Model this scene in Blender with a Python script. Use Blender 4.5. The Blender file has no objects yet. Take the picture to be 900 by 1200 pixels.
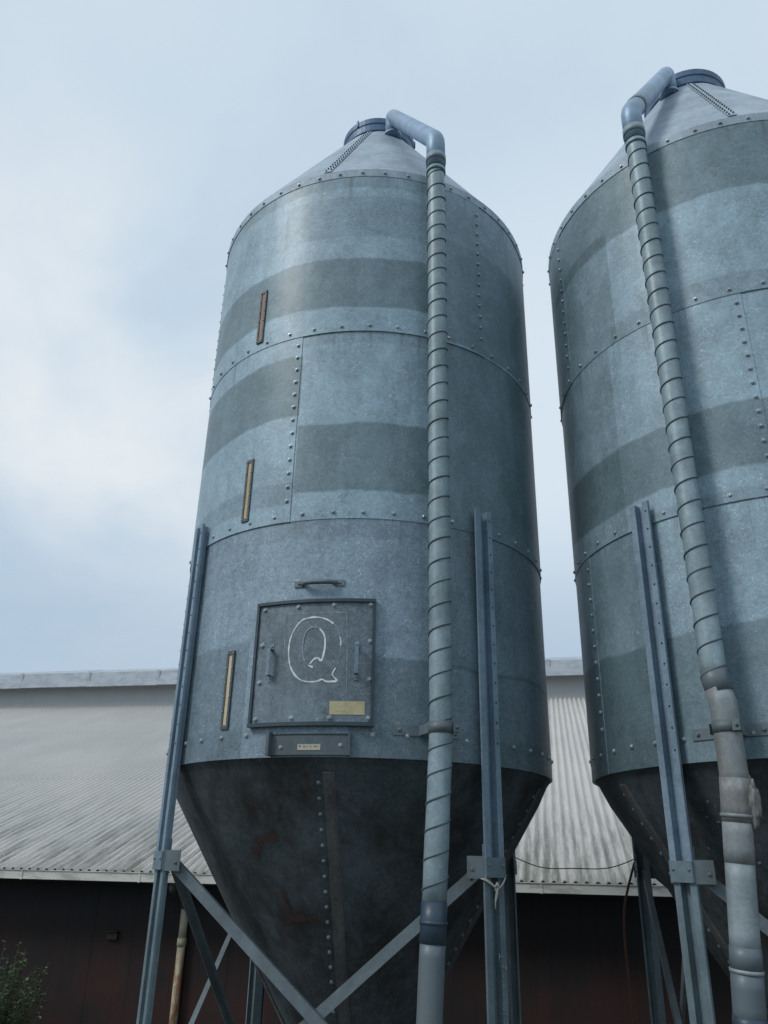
import bpy, bmesh, math, random
from mathutils import Vector, Matrix
from mathutils import noise as mnoise
R_=math.radians
rnd=random.Random(7)
G=2.1                                   # height of the viewer's eye above the ground
scene=bpy.context.scene
COL=scene.collection

# ------------------------------------------------------------------ nodes
class NT:
    def __init__(s,tree): s.t=tree; s.n=tree.nodes; s.l=tree.links
    def new(s,k,**kw):
        n=s.n.new(k)
        for a,b in kw.items(): setattr(n,a,b)
        return n
    def put(s,sock,v):
        if hasattr(v,'is_output'): s.l.new(v,sock)
        else: sock.default_value=v
    def math(s,op,a,b=0.0,c=None,clamp=False):
        n=s.new('ShaderNodeMath',operation=op,use_clamp=clamp)
        s.put(n.inputs[0],a); s.put(n.inputs[1],b)
        if c is not None: s.put(n.inputs[2],c)
        return n.outputs[0]
    def noise(s,vec,scale,detail=4,rough=.55,dist=0.0):
        n=s.new('ShaderNodeTexNoise'); s.put(n.inputs['Vector'],vec)
        n.inputs['Scale'].default_value=scale; n.inputs['Detail'].default_value=detail
        n.inputs['Roughness'].default_value=rough; n.inputs['Distortion'].default_value=dist
        return n.outputs['Fac']
    def voro(s,vec,scale,feature='F1',out='Color'):
        n=s.new('ShaderNodeTexVoronoi',feature=feature); s.put(n.inputs['Vector'],vec)
        n.inputs['Scale'].default_value=scale; return n.outputs[out]
    def map(s,vec,scale=(1,1,1),loc=(0,0,0)):
        n=s.new('ShaderNodeMapping'); s.put(n.inputs['Vector'],vec)
        n.inputs['Scale'].default_value=scale; n.inputs['Location'].default_value=loc
        return n.outputs[0]
    def ramp(s,f,a,b,lo=0.0,hi=1.0):
        n=s.new('ShaderNodeMapRange'); n.interpolation_type='SMOOTHSTEP'
        s.put(n.inputs[0],f); n.inputs[1].default_value=a; n.inputs[2].default_value=b
        n.inputs[3].default_value=lo; n.inputs[4].default_value=hi
        return n.outputs[0]
    def mix(s,f,a,b,mode='MIX'):
        n=s.new('ShaderNodeMix',data_type='RGBA',blend_type=mode)
        s.put(n.inputs[0],f); s.put(n.inputs[6],c4(a)); s.put(n.inputs[7],c4(b))
        return n.outputs[2]
    def sep(s,v):
        n=s.new('ShaderNodeSeparateXYZ'); s.put(n.inputs[0],v); return n.outputs
    def bump(s,h,strength=.3,dist=.01):
        n=s.new('ShaderNodeBump'); s.put(n.inputs['Height'],h)
        n.inputs['Strength'].default_value=strength; n.inputs['Distance'].default_value=dist
        return n.outputs[0]
def c4(v):
    if isinstance(v,tuple) and len(v)==3: return (*v,1)
    return v
def new_mat(name):
    m=bpy.data.materials.new(name); m.use_nodes=True
    t=NT(m.node_tree); b=t.n['Principled BSDF']
    return m,t,b
def gray(t,f):
    n=t.new('ShaderNodeCombineColor'); 
    for i in range(3): t.put(n.inputs[i],f)
    return n.outputs[0]

def zinc(name,base=(.279,.390,.455),bands=(),metal=.2,rough=.64,dirt=.0,uvz=False,spangle=1.0,grime=(.10,.085,.065),mottle=1.0,seams=(),coat=.0):
    """weathered galvanised sheet: crystal flecks, tone bands (oxide, some painted shade), runs of dirt.
    bands: (z0,z1,theta0,theta1,factor) read from the sheet's own unrolled coordinates"""
    m,t,b=new_mat(name)
    tc=t.new('ShaderNodeTexCoord')
    obj=tc.outputs['Object']
    # crystals
    v1=t.sep(t.voro(obj,70))[0]
    v2=t.sep(t.voro(t.map(obj,(1,1,1.0),(3,1,2)),190))[1]
    cr=t.math('ADD',t.math('MULTIPLY',t.math('SUBTRACT',v1,.5),.20*spangle),t.math('MULTIPLY',t.math('SUBTRACT',v2,.5),.16*spangle))
    big=t.noise(obj,1.7,5,.6); med=t.noise(obj,9,5,.65)
    f=t.math('ADD',1.0,cr)
    f=t.math('ADD',f,t.math('MULTIPLY',t.math('SUBTRACT',big,.5),.5))
    f=t.math('ADD',f,t.math('MULTIPLY',t.math('SUBTRACT',med,.5),.34))
    # runs
    runs=t.noise(t.map(obj,(22,22,.9)),1.0,4,.6)
    f=t.math('ADD',f,t.math('MULTIPLY',t.math('SUBTRACT',runs,.5),.22))
    blot=t.noise(t.map(obj,(1,1,.8),(8,4,2)),3.4,8,.72,.4)
    f=t.math('ADD',f,t.math('MULTIPLY',t.ramp(blot,.38,.64,-.13,.13),mottle))
    fine=t.noise(obj,26,6,.75)
    f=t.math('ADD',f,t.math('MULTIPLY',t.math('SUBTRACT',fine,.5),.42*mottle))
    fleck=t.math('MULTIPLY',t.ramp(v2,.85,.97),t.ramp(t.noise(obj,14,3),.46,.62))
    f=t.math('ADD',f,t.math('MULTIPLY',fleck,.55*spangle))
    if bands:
        uv=t.new('ShaderNodeUVMap').outputs[0]
        U,V,_=t.sep(uv)
        wob=t.math('MULTIPLY',t.math('SUBTRACT',t.noise(t.map(obj,(1,1,.6)),1.3,3),.5),.12)
        wob=t.math('ADD',wob,t.math('MULTIPLY',t.math('SUBTRACT',t.noise(obj,11,5,.7),.5),.028))
        Vw=t.math('ADD',V,wob)
        for (z0,z1,a0,a1,k) in bands:
            mz=t.math('MULTIPLY',t.ramp(Vw,z0-.012,z0+.012),t.ramp(Vw,z1-.012,z1+.012,1,0))
            ma=t.math('MULTIPLY',t.math('GREATER_THAN',U,a0/100),t.math('LESS_THAN',U,a1/100))
            mk=t.math('MULTIPLY',mz,ma)
            f=t.math('MULTIPLY',f,t.math('ADD',1.0,t.math('MULTIPLY',mk,(k-1)*1.05)))
    f=t.math('MAXIMUM',f,.12)
    col=t.mix(1.0,base,gray(t,f),'MULTIPLY')
    if bands:
        # green cast of the darkened zones, grime running down from each bolted seam
        col=t.mix(t.ramp(f,.45,.85,.55,0),col,t.mix(1.0,col,(.90,1.05,.995),'MULTIPLY'))
        strk=t.noise(t.map(obj,(34,34,.7),(3,3,3)),1.0,4,.6)
        grim=None
        for zs in seams:
            q=t.math('SUBTRACT',zs,V)
            g_=t.math('MULTIPLY',t.ramp(q,-.005,.01),t.ramp(q,.0,.34,1,0))
            grim=g_ if grim is None else t.math('ADD',grim,g_)
        col=t.mix(t.math('MULTIPLY',t.math('MULTIPLY',grim,t.ramp(strk,.50,.74)),.55),col,(.10,.115,.115))
        rst=t.noise(t.map(obj,(28,28,1.0),(9,1,6)),1.0,4,.6)
        col=t.mix(t.math('MULTIPLY',t.math('MULTIPLY',grim,t.ramp(rst,.68,.80)),.5),col,(.16,.085,.05))
    # greenish tint in patches
    col=t.mix(t.ramp(t.noise(obj,2.6,4),.45,.75,0,.35),col,t.mix(1.0,col,(.96,1.02,.99),'MULTIPLY'))
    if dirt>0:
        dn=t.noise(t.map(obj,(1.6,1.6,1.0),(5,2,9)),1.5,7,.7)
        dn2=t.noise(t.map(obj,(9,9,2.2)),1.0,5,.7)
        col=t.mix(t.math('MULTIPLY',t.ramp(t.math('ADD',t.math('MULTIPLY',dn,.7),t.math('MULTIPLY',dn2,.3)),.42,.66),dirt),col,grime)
    t.put(b.inputs['Base Color'],col)
    b.inputs['Metallic'].default_value=metal
    b.inputs['Coat Weight'].default_value=coat; b.inputs['Coat Roughness'].default_value=.33
    t.put(b.inputs['Roughness'],t.math('ADD',rough,t.math('MULTIPLY',t.math('SUBTRACT',med,.45),.35),clamp=True))
    h=t.math('ADD',t.math('MULTIPLY',t.noise(obj,2.2,3),1.0),t.math('MULTIPLY',t.noise(obj,60,3),.02))
    t.put(b.inputs['Normal'],t.bump(h,.22,.05))
    return m

def plain(name,c,rough=.7,metal=0.0,var=.25,scale=12,c2=None,amt=.0,sc2=4,bump=.2,stretch=(1,1,1)):
    m,t,b=new_mat(name)
    o=t.new('ShaderNodeTexCoord').outputs['Object']
    ov=t.map(o,stretch)
    f=t.math('ADD',1-var/2,t.math('MULTIPLY',t.noise(ov,scale,6,.65),var))
    col=t.mix(1.0,c,gray(t,f),'MULTIPLY')
    if c2 is not None:
        col=t.mix(t.math('MULTIPLY',t.ramp(t.noise(ov,sc2,6,.7),.42,.62),amt),col,c2)
    t.put(b.inputs['Base Color'],col)
    b.inputs['Roughness'].default_value=rough; b.inputs['Metallic'].default_value=metal
    t.put(b.inputs['Normal'],t.bump(t.noise(ov,scale*3,4),bump,.004))
    return m

# ------------------------------------------------------------------ objects
def link(o,parent=None):
    COL.objects.link(o)
    if parent is not None: o.parent=parent
    return o
def tag(o,label=None,cat=None,group=None,kind=None):
    if label: o['label']=label
    if cat: o['category']=cat
    if group: o['group']=group
    if kind: o['kind']=kind
    return o
def empty(name,loc):
    e=bpy.data.objects.new(name,None); e.location=loc; e.empty_display_size=.2
    return link(e)
def finish(name,bm,mat,parent=None,smooth=False,loc=None):
    me=bpy.data.meshes.new(name)
    bmesh.ops.recalc_face_normals(bm,faces=bm.faces)
    bm.to_mesh(me); bm.free()
    mats=mat if isinstance(mat,(list,tuple)) else [mat]
    for k in mats: me.materials.append(k)
    if smooth:
        for p_ in me.polygons: p_.use_smooth=True
    o=bpy.data.objects.new(name,me)
    if loc is not None: o.location=loc
    return link(o,parent)
def add_box(bm,c,sx,sy,sz,ax=None,mi=0):
    """box with centre c, sizes along axes ax=(x,y,z vectors)"""
    ax=ax or (Vector((1,0,0)),Vector((0,1,0)),Vector((0,0,1)))
    c=Vector(c); vs=[]
    for i in (-.5,.5):
        for j in (-.5,.5):
            for k in (-.5,.5):
                vs.append(bm.verts.new(c+ax[0]*sx*i+ax[1]*sy*j+ax[2]*sz*k))
    for q in ((0,1,3,2),(4,6,7,5),(0,4,5,1),(2,3,7,6),(0,2,6,4),(1,5,7,3)):
        f=bm.faces.new([vs[a] for a in q]); f.material_index=mi
def add_poly_extrude(bm,pts2,origin,X,Y,Z,length,mi=0,closed=True):
    """closed 2-D outline pts2 in (X,Y) swept along Z"""
    a=[bm.verts.new(origin+X*x+Y*y) for x,y in pts2]
    b=[bm.verts.new(origin+X*x+Y*y+Z*length) for x,y in pts2]
    n=len(pts2)
    for i in range(n):
        j=(i+1)%n
        f=bm.faces.new((a[i],a[j],b[j],b[i])); f.material_index=mi
    for cap in (a[::-1],b):
        try: bm.faces.new(cap).material_index=mi
        except ValueError: pass
def add_tube(bm,pts,rad,seg=16,mi=0,caps=True,smooth=True):
    """round tube along points; rad a number or a list"""
    pts=[Vector(q) for q in pts]; n=len(pts)
    rads=rad if isinstance(rad,(list,tuple)) else [rad]*n
    prev=None; rings=[]
    for i,q in enumerate(pts):
        if i==0: d=pts[1]-pts[0]
        elif i==n-1: d=pts[-1]-pts[-2]
        else: d=(pts[i+1]-pts[i]).normalized()+(pts[i]-pts[i-1]).normalized()
        d.normalize()
        if prev is None:
            up=Vector((0,0,1)) if abs(d.z)<.9 else Vector((1,0,0))
            x=d.cross(up).normalized()
        else:
            x=(prev-d*prev.dot(d)).normalized()
        prev=x; y=d.cross(x)
        rings.append([bm.verts.new(q+(x*math.cos(2*math.pi*k/seg)+y*math.sin(2*math.pi*k/seg))*rads[i]) for k in range(seg)])
    for i in range(n-1):
        for k in range(seg):
            f=bm.faces.new((rings[i][k],rings[i][(k+1)%seg],rings[i+1][(k+1)%seg],rings[i+1][k])); f.material_index=mi; f.smooth=smooth
    if caps:
        for rg in (rings[0][::-1],rings[-1]):
            f=bm.faces.new(rg); f.material_index=mi
def fillet(pts,r,k=6):
    """round the corners of a polyline"""
    pts=[Vector(q) for q in pts]; out=[pts[0]]
    for i in range(1,len(pts)-1):
        a,b,c=pts[i-1],pts[i],pts[i+1]
        u=(a-b).normalized(); v=(c-b).normalized()
        rr=min(r,(a-b).length*.45,(c-b).length*.45)
        p0=b+u*rr; p1=b+v*rr
        for s in range(k+1):
            w=s/k; out.append((p0*(1-w)+b*w)*(1-w)+(b*(1-w)+p1*w)*w)
    out.append(pts[-1]); return out
def th2v(th,r,z):
    a=R_(th); return Vector((r*math.sin(a),-r*math.cos(a),z))
def frame_at(th):
    a=R_(th); out=Vector((math.sin(a),-math.cos(a),0)); tan=Vector((math.cos(a),math.sin(a),0))
    return out,tan,Vector((0,0,1))
def add_bolt(bm,pos,nrm,r=.0105,h=.011,washer=True):
    """domed bolt head on a washer"""
    nrm=nrm.normalized(); up=Vector((0,0,1)) if abs(nrm.z)<.9 else Vector((1,0,0))
    x=nrm.cross(up).normalized(); y=nrm.cross(x)
    ph=rnd.random()*6
    prof=[(r*1.3,-.002),(r*1.3,.0022),(r*1.02,.0024),(r,h*.55),(r*.6,h*.93)] if washer else [(r,-.002),(r,h*.5),(r*.6,h*.93)]
    rings=[]
    for (rr,hh) in prof:
        rings.append([bm.verts.new(pos+nrm*hh+(x*math.cos(ph+k*math.pi/4)+y*math.sin(ph+k*math.pi/4))*rr) for k in range(8)])
    for i in range(len(rings)-1):
        for k in range(8):
            bm.faces.new((rings[i][k],rings[i][(k+1)%8],rings[i+1][(k+1)%8],rings[i+1][k]))
    bm.faces.new(rings[-1])
def curved_panel(bm,a0,a1,z0,z1,r0,r1,n=16,mi=0):
    """closed slab bent round the silo axis between two angles, two heights, two radii"""
    cols=[]
    for i in range(n+1):
        a=a0+(a1-a0)*i/n
        cols.append([bm.verts.new(th2v(a,r,z)) for r,z in ((r0,z0),(r1,z0),(r1,z1),(r0,z1))])
    for i in range(n):
        for k in range(4):
            f=bm.faces.new((cols[i][k],cols[i][(k+1)%4],cols[i+1][(k+1)%4],cols[i+1][k])); f.material_index=mi
    bm.faces.new(cols[0][::-1]).material_index=mi; bm.faces.new(cols[-1]).material_index=mi
def ribbon(bm,pts,w,r,n_sub=4):
    """painted line on the silo wall: pts are (theta,z); width w"""
    P=[Vector((R_(a)*r,z)) for a,z in pts]
    # catmull-rom
    Q=[]
    for i in range(len(P)-1):
        p0=P[max(i-1,0)];p1=P[i];p2=P[i+1];p3=P[min(i+2,len(P)-1)]
        for s in range(n_sub):
            t=s/n_sub
            Q.append(.5*((2*p1)+(p2-p0)*t+(2*p0-5*p1+4*p2-p3)*t*t+(3*p1-p0-3*p2+p3)*t**3))
    Q.append(P[-1])
    L=[]
    for i,q in enumerate(Q):
        d=(Q[min(i+1,len(Q)-1)]-Q[max(i-1,0)]).normalized(); nn=Vector((-d.y,d.x))
        ww=w*(.75+.6*mnoise.noise(Vector((q.x*30,q.y*30,1))))
        a=q+nn*ww*.5; b=q-nn*ww*.5
        L.append((bm.verts.new(th2v(math.degrees(a.x/r),r,a.y)),bm.verts.new(th2v(math.degrees(b.x/r),r,b.y))))
    for i in range(len(L)-1):
        bm.faces.new((L[i][0],L[i][1],L[i+1][1],L[i+1][0]))

# ------------------------------------------------------------------ materials
def Z(z): return z+G
B_TOP1=[(Z(3.38),Z(3.79),-75,24,.60),(Z(3.98),Z(4.35),-30,24,.86),(Z(4.43),Z(4.7),-90,24,.82),(Z(3.2),Z(4.08),24,180,.66),(Z(4.08),Z(4.7),24,180,.80)]  # last two mix oxide with shade painted right of the pipe
B_MID1=[(Z(2.56),Z(3.02),-180,-20,.58),(Z(1.95),Z(2.10),-180,-20,.80),(Z(2.03),Z(2.49),-20,22,.60),(Z(3.09),Z(3.3),-20,22,.85),(Z(1.8),Z(3.3),22,100,.62)]  # last band is shade beside the pipe, painted into the sheet
B_LOW1=[(Z(.4),Z(1.02),-2,180,.66),(Z(.4),Z(1.13),-180,-30,.72),(Z(1.0),Z(1.95),23,180,.68),(Z(.4),Z(.64),-180,180,.86),(Z(1.72),Z(1.95),-90,22,.88)]  # third band carries the painted shade on past the pipe
B_TOP2=[(Z(3.9),Z(4.6),-180,180,.62),(Z(2.9),Z(4.0),-180,-58,.75),(Z(3.0),Z(3.25),-60,40,.8)]  # bands ending left of the leg angle darken that flank on all rings
B_MID2=[(Z(1.98),Z(2.38),-180,40,.60),(Z(1.8),Z(3.2),-180,-62,.80),(Z(1.74),Z(1.86),-60,40,.8)]
B_LOW2=[(Z(.4),Z(1.14),-180,180,.64),(Z(.4),Z(2),-180,-58,.72)]
MZ={}
MZ['t1']=zinc('galvanised sheet upper ring one',coat=.3,bands=B_TOP1,seams=(Z(4.56),))
MZ['m1']=zinc('galvanised sheet middle ring one',coat=.3,bands=B_MID1,seams=(Z(3.2),))
MZ['l1']=zinc('galvanised sheet lower ring one',base=(.250,.335,.402),coat=.3,bands=B_LOW1,seams=(Z(1.87),Z(.62)),spangle=1.3)
MZ['t2']=zinc('galvanised sheet upper ring two',coat=.3,bands=B_TOP2,seams=(Z(4.46),))
MZ['m2']=zinc('galvanised sheet middle ring two',coat=.3,bands=B_MID2,seams=(Z(3.14),))
MZ['l2']=zinc('galvanised sheet lower ring two',coat=.3,bands=B_LOW2,seams=(Z(1.83),Z(.6)))
M_CONE=zinc('galvanised roof cone',base=(.35,.425,.49),metal=.2,rough=.6,spangle=.5)
M_LID=zinc('dull blue grey cap steel',base=(.085,.145,.24),metal=.2,rough=.5,spangle=.5)
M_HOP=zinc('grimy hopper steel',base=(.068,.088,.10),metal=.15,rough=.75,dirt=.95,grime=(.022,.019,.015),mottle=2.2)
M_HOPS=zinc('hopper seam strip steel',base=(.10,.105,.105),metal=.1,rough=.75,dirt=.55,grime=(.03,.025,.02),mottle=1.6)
M_LEG=zinc('galvanised leg channel',base=(.21,.29,.36),metal=.25,rough=.55,spangle=.6)
M_LEGB=zinc('galvanised lower leg channel',base=(.16,.22,.25),metal=.25,rough=.5,spangle=.5,dirt=.25)
M_BRACE=zinc('grey brace steel',base=(.15,.19,.21),metal=.2,rough=.55,spangle=.4,dirt=.3)
M_PIPE=zinc('grey wrapped pipe',base=(.25,.335,.37),metal=.1,mottle=1.4,coat=.1,rough=.5,spangle=.5,dirt=.15)
M_PIPEW=zinc('pale pipe sleeve',base=(.27,.32,.35),metal=.1,rough=.55,spangle=.4,dirt=.6,grime=(.16,.12,.08))
M_JOINT=zinc('brown smeared joint',base=(.28,.31,.32),metal=.05,rough=.6,spangle=.3,dirt=.75,grime=(.12,.085,.055),mottle=2.0)
M_JOINT2=zinc('smeared pipe sleeve',base=(.29,.325,.345),metal=.05,rough=.6,spangle=.3,dirt=.45,grime=(.15,.125,.10),mottle=1.5)
M_BOLT=zinc('zinc bolt heads',base=(.36,.42,.46),metal=.5,rough=.4,spangle=.3)
M_DARKB=plain('darkened bolt steel',(.05,.06,.065),.6,.4)
M_HELIX=plain('dark spiral seam of pipe',(.10,.14,.16),.6,.2)
M_TAPE=plain('dark blue grey tape',(.035,.06,.09),.42,0,.4,20)
M_TAPEG=plain('grey plastic pipe',(.12,.155,.175),.45,0,.2,8,(.14,.15,.15),.4,3)
M_DOOR=zinc('door sheet steel',base=(.165,.215,.25),metal=.2,rough=.55,spangle=1.3,dirt=.5,grime=(.07,.085,.09),mottle=1.5)
M_DFRAME=zinc('door rim steel',base=(.045,.068,.085),metal=.2,rough=.5,spangle=.4)
M_PAINT=plain('worn white paint line',(.80,.83,.82),.7,0,.3,60,(.3,.34,.36),.5,45)
M_CHALK=plain('faint chalk line',(.36,.41,.44),.8,0,.5,60,(.18,.22,.25),.9,30)
M_STICK=plain('aged tan sticker',(.50,.44,.27),.65,0,.25,25,(.36,.31,.19),.5,18)
M_PLATE=plain('pale nameplate',(.45,.43,.33),.5,0,.2,40)
M_INK=plain('dark ink',(.10,.10,.10),.7)
M_GLASS1=plain('rusty sight strip',(.36,.19,.11),.6,0,.5,30,(.12,.07,.05),.7,14,stretch=(1,1,.3))
M_GLASS2=plain('tan sight strip',(.60,.44,.24),.5,0,.35,30,(.30,.24,.15),.6,12,stretch=(1,1,.25))
M_GLASS3=plain('cream sight strip',(.70,.60,.38),.5,0,.3,30,(.36,.30,.2),.5,12,stretch=(1,1,.25))
M_GFRAME=plain('sight strip frame',(.10,.115,.12),.55,.3)
M_RUST=plain('rusty stain',(.17,.05,.03),.8,0,.6,20,(.07,.03,.025),.6,8)
M_ROPE=plain('pale twine',(.50,.49,.42),.9,0,.4,90)
M_CABLE=plain('dark cable',(.03,.03,.035),.6)
M_CORD=plain('brown weathered cord',(.13,.06,.04),.85,0,.5,10)

# ------------------------------------------------------------------ silo
RS=1.25
def shell_ring(parent,z0,z1,R,seams,mat):
    bm=bmesh.new(); uvl=bm.loops.layers.uv.new('UVMap')
    seams=sorted(seams)
    NV=10
    for i,s in enumerate(seams):
        e=seams[(i+1)%len(seams)]; 
        if e<=s: e+=360
        N=int((e-s)/2)
        cols=[]
        for k in range(N+1):
            a=s+(e-s)*k/N; r=R+.0045*(k/N)
            cols.append((a,[bm.verts.new(th2v(a,r,z0+(z1-z0)*j/NV)) for j in range(NV+1)]))
        # small end step and lap thickness
        for k in range(N):
            a,ca=cols[k]; b,cb=cols[k+1]
            for j in range(NV):
                f=bm.faces.new((ca[j],cb[j],cb[j+1],ca[j+1])); f.smooth=True
                for lp,(aa,jj) in zip(f.loops,((a,j),(b,j),(b,j+1),(a,j+1))):
                    A=aa
                    while A>180: A-=360
                    if aa==b and a<=180<b: A=180
                    if aa==a and a<=-180: A=a
                    lp[uvl].uv=(A/100,z0+(z1-z0)*jj/NV)
        a,cb=cols[-1]
        inner=[bm.verts.new(th2v(a,R-.001,z0+(z1-z0)*j/NV)) for j in range(NV+1)]; outer=[bm.verts.new(v.co) for v in cb]
        for j in range(NV): bm.faces.new((outer[j],inner[j],inner[j+1],outer[j+1]))
        for k in range(N):   # lower lap edge
            p0=bm.verts.new(cols[k][1][0].co);p1=bm.verts.new(cols[k+1][1][0].co)
            q0=bm.verts.new(th2v(cols[k][0],R-.012,z0));q1=bm.verts.new(th2v(cols[k+1][0],R-.012,z0))
            bm.faces.new((p0,q0,q1,p1))
    me=bpy.data.meshes.new('shell_ring'); bmesh.ops.recalc_face_normals(bm,faces=bm.faces)
    bm.to_mesh(me); bm.free(); me.materials.append(mat)
    return link(bpy.data.objects.new('shell_ring',me),parent)

def bolt_rows(parent,R,rows=(),cols=(),r=.0108,name='bolts',mat=None):
    bm=bmesh.new()
    for (z,a0,a1,st) in rows:
        n=max(1,round((a1-a0)/st))
        for i in range(n):
            a=a0+(a1-a0)*(i+.5)/n+rnd.uniform(-.25,.25); o,_,_=frame_at(a)
            add_bolt(bm,th2v(a,R,z+rnd.uniform(-.003,.003)),o+Vector((0,0,rnd.uniform(-.05,.05))),r,r*1.05)
    for (a,z0,z1,st) in cols:
        n=max(1,round((z1-z0)/st))
        for i in range(n):
            o,_,_=frame_at(a)
            add_bolt(bm,th2v(a+rnd.uniform(-.12,.12),R+.003,z0+(z1-z0)*(i+.5)/n),o,r,r*1.05)
    o=finish(name,bm,mat or M_BOLT,parent)
    return o

PROF=[(-.0625,.052),(-.0265,.052),(-.0265,.006),(.0265,.006),(.0265,.052),(.0625,.052),(.0625,.036),
      (.0585,.036),(.0585,.0485),(.0305,.0485),(.0305,.0025),(-.0305,.0025),(-.0305,.0485),(-.0585,.0485),(-.0585,.036),(-.0625,.036)]
def leg(parent,th,ztop,bolt_holes=False):
    o,t,up=frame_at(th)
    bm=bmesh.new()
    base=o*(RS+.006)
    add_poly_extrude(bm,PROF,base+up*Z(-.055),t,o,up,ztop-Z(-.055))
    L=finish('leg',bm,M_LEG,parent)
    bm=bmesh.new()
    prof2=[(x*1.02,y*.9-.006) for x,y in PROF]
    add_poly_extrude(bm,prof2,base+up*.012,t,o,up,Z(.10)-.012)
    add_box(bm,o*(RS+.03)+up*.006,.22,.2,.012,(t,o,up))
    finish('lower_leg',bm,M_LEGB,L)
    bm=bmesh.new()
    add_box(bm,o*(RS+.0625)+up*Z(-.01),.128,.004,.095,(t,o,up))
    for sx in (-.045,.045): add_bolt(bm,o*(RS+.0645)+t*sx+up*Z(0.0),o,.008,.008,False)
    finish('splice_plate',bm,M_LEGB,L)
    if True:
        bm=bmesh.new()
        for i in range(13):
            z=ztop-.06-i*.11
            if z<Z(.55): break
            add_bolt(bm,o*(RS+.058)+t*.045+up*z,o,.0055,.004,False)
        finish('bolts',bm,M_DARKB,L)
    for sgn in (-1,1):    # gusset reaching toward the neighbouring leg
        d=(t*sgn*math.cos(R_(45))-o*math.sin(R_(45))).normalized(); nn=d.cross(up)
        bm=bmesh.new()
        add_box(bm,o*(RS+.05)+t*sgn*.058+d*.048+up*Z(-.01),.096,.005,.105,(d,nn,up))
        add_bolt(bm,o*(RS+.05)+t*sgn*.058+d*.07+up*Z(-.02)+nn*.003,nn,.009,.008,False)
        add_bolt(bm,o*(RS+.05)+t*sgn*.058+d*.07+up*Z(-.02)-nn*.003,-nn,.009,.008,False)
        finish('gusset',bm,M_BRACE,L)
    return L
def brace(parent,thA,thB,zA,zB,off,w=.058):
    oA,_,up=frame_at(thA); oB,_,_=frame_at(thB)
    A=oA*(RS+.045)+up*zA; Bp=oB*(RS+.045)+up*zB
    ch=(Bp-A); chh=Vector((ch.x,ch.y,0)).normalized()
    A=A+chh*.085; Bp=Bp-chh*.06
    d=(Bp-A).normalized(); mid=(A+Bp)/2; outn=Vector((mid.x,mid.y,0)).normalized()
    y=d.cross(outn).normalized()
    if y.z<0: y=-y
    x=y.cross(d).normalized()
    if x.dot(outn)<0: x=-x
    L=(Bp-A).length
    bm=bmesh.new()
    pr=[(0,0),(0,w),(-w*.55,w),(-w*.55,w-.005),(-.005,w-.005),(-.005,0)]
    pr=[(a+off,b-w/2) for a,b in pr]
    add_poly_extrude(bm,pr,A,x,y,d,L)
    for q in (.05,L-.05):
        add_bolt(bm,A+d*q+x*off,x,.010,.009,False)
    return finish('brace',bm,M_BRACE,parent)

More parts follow.
